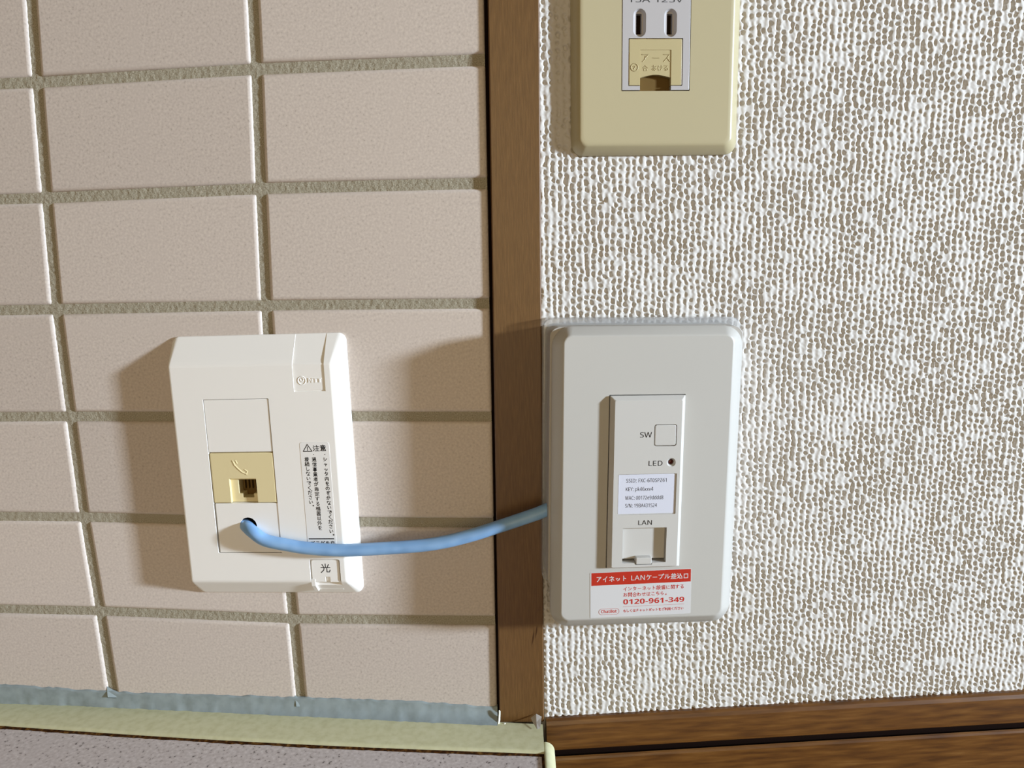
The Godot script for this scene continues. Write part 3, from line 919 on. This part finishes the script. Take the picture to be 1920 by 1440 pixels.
# ------------------------------------------------------------------ the power outlet at the top
func power_outlet():
	var o := root_at("power_outlet", frame_right, 59.5, 121, 0.0, -1.1)
	tag(o, "beige two-slot power outlet with an earth lid, above the network outlet", "outlet")
	var whole := shell([-35.3, 35.4, -59.8, 59.8], [-32.4, 31.6, -56.2, 56.2], 5.0, 3.4, 0.0, 2.2, 6.8, 10, 1.6)
	var plate = await carve(whole, [solid([-15.1, 13.5, -34.65, 34.65], 0.2, 1.0, 12.0, 2)])
	put("cover_plate", plate, M.beige, o)
	var cuts := [solid([-12.25, 10.35, -32.7, -14.1], 0.3, 4.0, 12.0, 3), solid([-7.4, 5.6, -36.0, -28.0], 0.2, 4.0, 12.0, 2)]
	for x in [-7.75, 5.0]:
		for f in [1.0, -1.0]:
			var y = -8.25 * f
			var st0 := new_st()
			loft(st0, [[rr(x - 1.7, x + 1.7, y - 4.6, y + 4.6, 1.6, 6), 5.3], [rr(x - 2.7, x + 2.7, y - 5.5, y + 5.5, 2.65, 6), 6.95], [rr(x - 2.7, x + 2.7, y - 5.5, y + 5.5, 2.65, 6), 9.0]])
			cuts.append(done(st0))
			cuts.append(solid([x - 1.15, x + 1.15, y - 4.1, y + 3.9], 0.15, 1.5, 9.0, 2))
	var face = await carve(block([-14.85, 13.25, -34.35, 34.35], 0.3, 1.2, 6.85, 0.15), cuts)
	var sf := put("socket_face", face, M.socket, o)
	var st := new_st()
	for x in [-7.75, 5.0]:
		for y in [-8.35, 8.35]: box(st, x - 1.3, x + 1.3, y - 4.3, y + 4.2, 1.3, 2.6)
	put("slot_shade", done(st), M.dark, sf)  # dark boxes paint the shade deep in the slots
	st = new_st()
	latin(st, "15A 125V", Vector2(-12.4, -0.45), 22.5, 1.9, 6.85)
	put("lettering", done(st), M.ink_soft, sf)
	# the earth lid
	var arch := new_st()
	var prof := PackedVector2Array([Vector2(-7.3, -36.0), Vector2(5.5, -36.0)])
	for k in 13:
		var t := k / 12.0
		prof.append(Vector2(lerpf(5.5, -7.3, t), -29.4 + 1.15 * sin(PI * t)))
	loft(arch, [[prof, 0.0], [prof, 12.0]], false)
	var arch_mesh := done(arch)
	var lid_mesh = await carve(block([-12.0, 10.1, -32.45, -14.35], 0.4, 4.4, 6.75, 0.25), [arch_mesh, solid([-7.5, 5.6, -36.0, -18.6], 0.3, 6.5, 12.0, 3)])
	var lid := put("earth_lid", lid_mesh, M.lid, o)
	tag(lid, "yellowed hinged earth terminal lid")
	st = new_st()
	strokes(st, "アース", Vector2(-5.2, -21.6), 3.5, Vector2(4.5, 0), 0.42, 6.5, 0.2)
	strokes(st, "合", Vector2(-5.2, -25.6), 2.2, Vector2(2, 0), 0.32, 6.5, 0.16)
	strokes(st, "あける", Vector2(-1.4, -25.6), 2.4, Vector2(2.5, 0), 0.32, 6.5, 0.16)
	ribbon(st, circle_pts(Vector2(-9.75, -25.4), 1.45), 0.4, 6.75, 0.2)
	ribbon(st, [Vector2(-10.2, -24.9), Vector2(-9.4, -24.9), Vector2(-9.9, -26.0)], 0.35, 6.75, 0.2)
	put("lettering", done(st), M.lid, lid)
	st = new_st()
	for g in [[-9.2, -14.35, -5.0, -14.2], [-4.4, -14.3, -1.0, -14.55], [-0.6, -14.5, 5.6, -14.3], [-12.0, -20.0, -12.05, -31.0], [-11.9, -31.6, -10.6, -30.2], [10.1, -26.0, 10.1, -31.8]]:
		ribbon(st, [Vector2(g[0], g[1]), Vector2(g[2], g[3])], 0.3, 6.72)
	put("grime", done(st), M.grime_and_hole_shade, lid)
	st = new_st()
	box(st, -7.7, 5.8, -34.3, -27.5, 1.2, 4.1)
	put("terminal_hole", done(st), M.grime_and_hole_shade, o)  # brown block in place of the shaded earth opening

# ------------------------------------------------------------------ cable and crumbs
func network_cable():
	var at := [[-130.1, -101.7, -9.8], [-128.1, -100.8, -5.6], [-125.4, -100.5, -1.4], [-121.8, -102.0, 1.7], [-116.0, -105.4, 3.1], [-105.6, -107.5, 4.1], [-96.1, -108.9, 4.8], [-82.1, -109.6, 5.9], [-68.8, -109.0, 6.9], [-46.9, -107.2, 8.5], [-34.8, -105.3, 9.4], [-22.7, -102.2, 10.1], [-10.8, -98.3, 10.7], [5.8, -92.8, 10.6], [9.9, -91.4, 10.1], [13.4, -90.2, 9.6]]
	var c := Curve3D.new()
	for k in at.size():
		var p := Vector3(at[k][0], at[k][1], at[k][2])
		var a = at[maxi(k - 1, 0)]; var b = at[mini(k + 1, at.size() - 1)]
		var t := (Vector3(b[0], b[1], b[2]) - Vector3(a[0], a[1], a[2])) / 6.0
		c.add_point(p, -t, t)
	c.bake_interval = 1.5
	var st := new_st()
	sweep(st, c.get_baked_points(), 2.85, 20)
	var o := put("network_cable", done(st), M.cable)
	o.position = Vector3(0, FLOOR_TO_ORIGIN * K, 0)
	tag(o, "pale blue network cable drooping between the phone outlet and the network outlet", "cable")

func crumb(called, pts: Array, thick: float, mat, label, category):
	# a torn, slightly bent scrap: an outline of points, given a thickness
	var st := new_st()
	var mid := Vector3.ZERO
	for p in pts: mid += p
	mid /= pts.size()
	var back := Vector3(0.1, 0.1, -thick)
	for k in pts.size():
		var a: Vector3 = pts[k]; var b: Vector3 = pts[(k + 1) % pts.size()]
		tri(st, mid + Vector3(0, 0, thick), a, b)
		tri(st, mid + back, b + back, a + back)
		quad(st, a, a + back, b + back, b)
	var o := put(called, done(st), mat)
	o.position = Vector3(0, FLOOR_TO_ORIGIN * K, 0)
	tag(o, label, category)

func debris():
	var w := plain(c8(224, 222, 206), 0.7)
	crumb("caulk_flake", [Vector3(-11.6, -193.0, 1.6), Vector3(-12.1, -197.0, 2.2), Vector3(-13.2, -200.8, 5.0), Vector3(-12.3, -201.6, 6.2), Vector3(-11.2, -197.5, 3.0), Vector3(-11.0, -193.6, 1.8)], 0.5, w, "thin white thread of peeled sealant at the lower left edge of the batten", "flake")
	crumb("caulk_flake", [Vector3(-12.6, -199.6, 5.0), Vector3(-10.2, -200.2, 5.4), Vector3(-8.3, -198.6, 4.6), Vector3(-9.0, -198.0, 4.2), Vector3(-11.2, -198.9, 4.4)], 0.6, w, "small white sealant crumb on the cream strip under the batten", "flake")
	crumb("wallpaper_scrap", [Vector3(3.4, -196.9, 2.0), Vector3(4.6, -197.4, 5.2), Vector3(6.2, -197.5, 9.8), Vector3(7.6, -197.3, 9.4), Vector3(8.5, -195.6, 3.4), Vector3(6.0, -195.2, 1.6)], 0.35, M.paper, "crumpled torn scrap of wallpaper lying at the foot of the batten", "scrap")
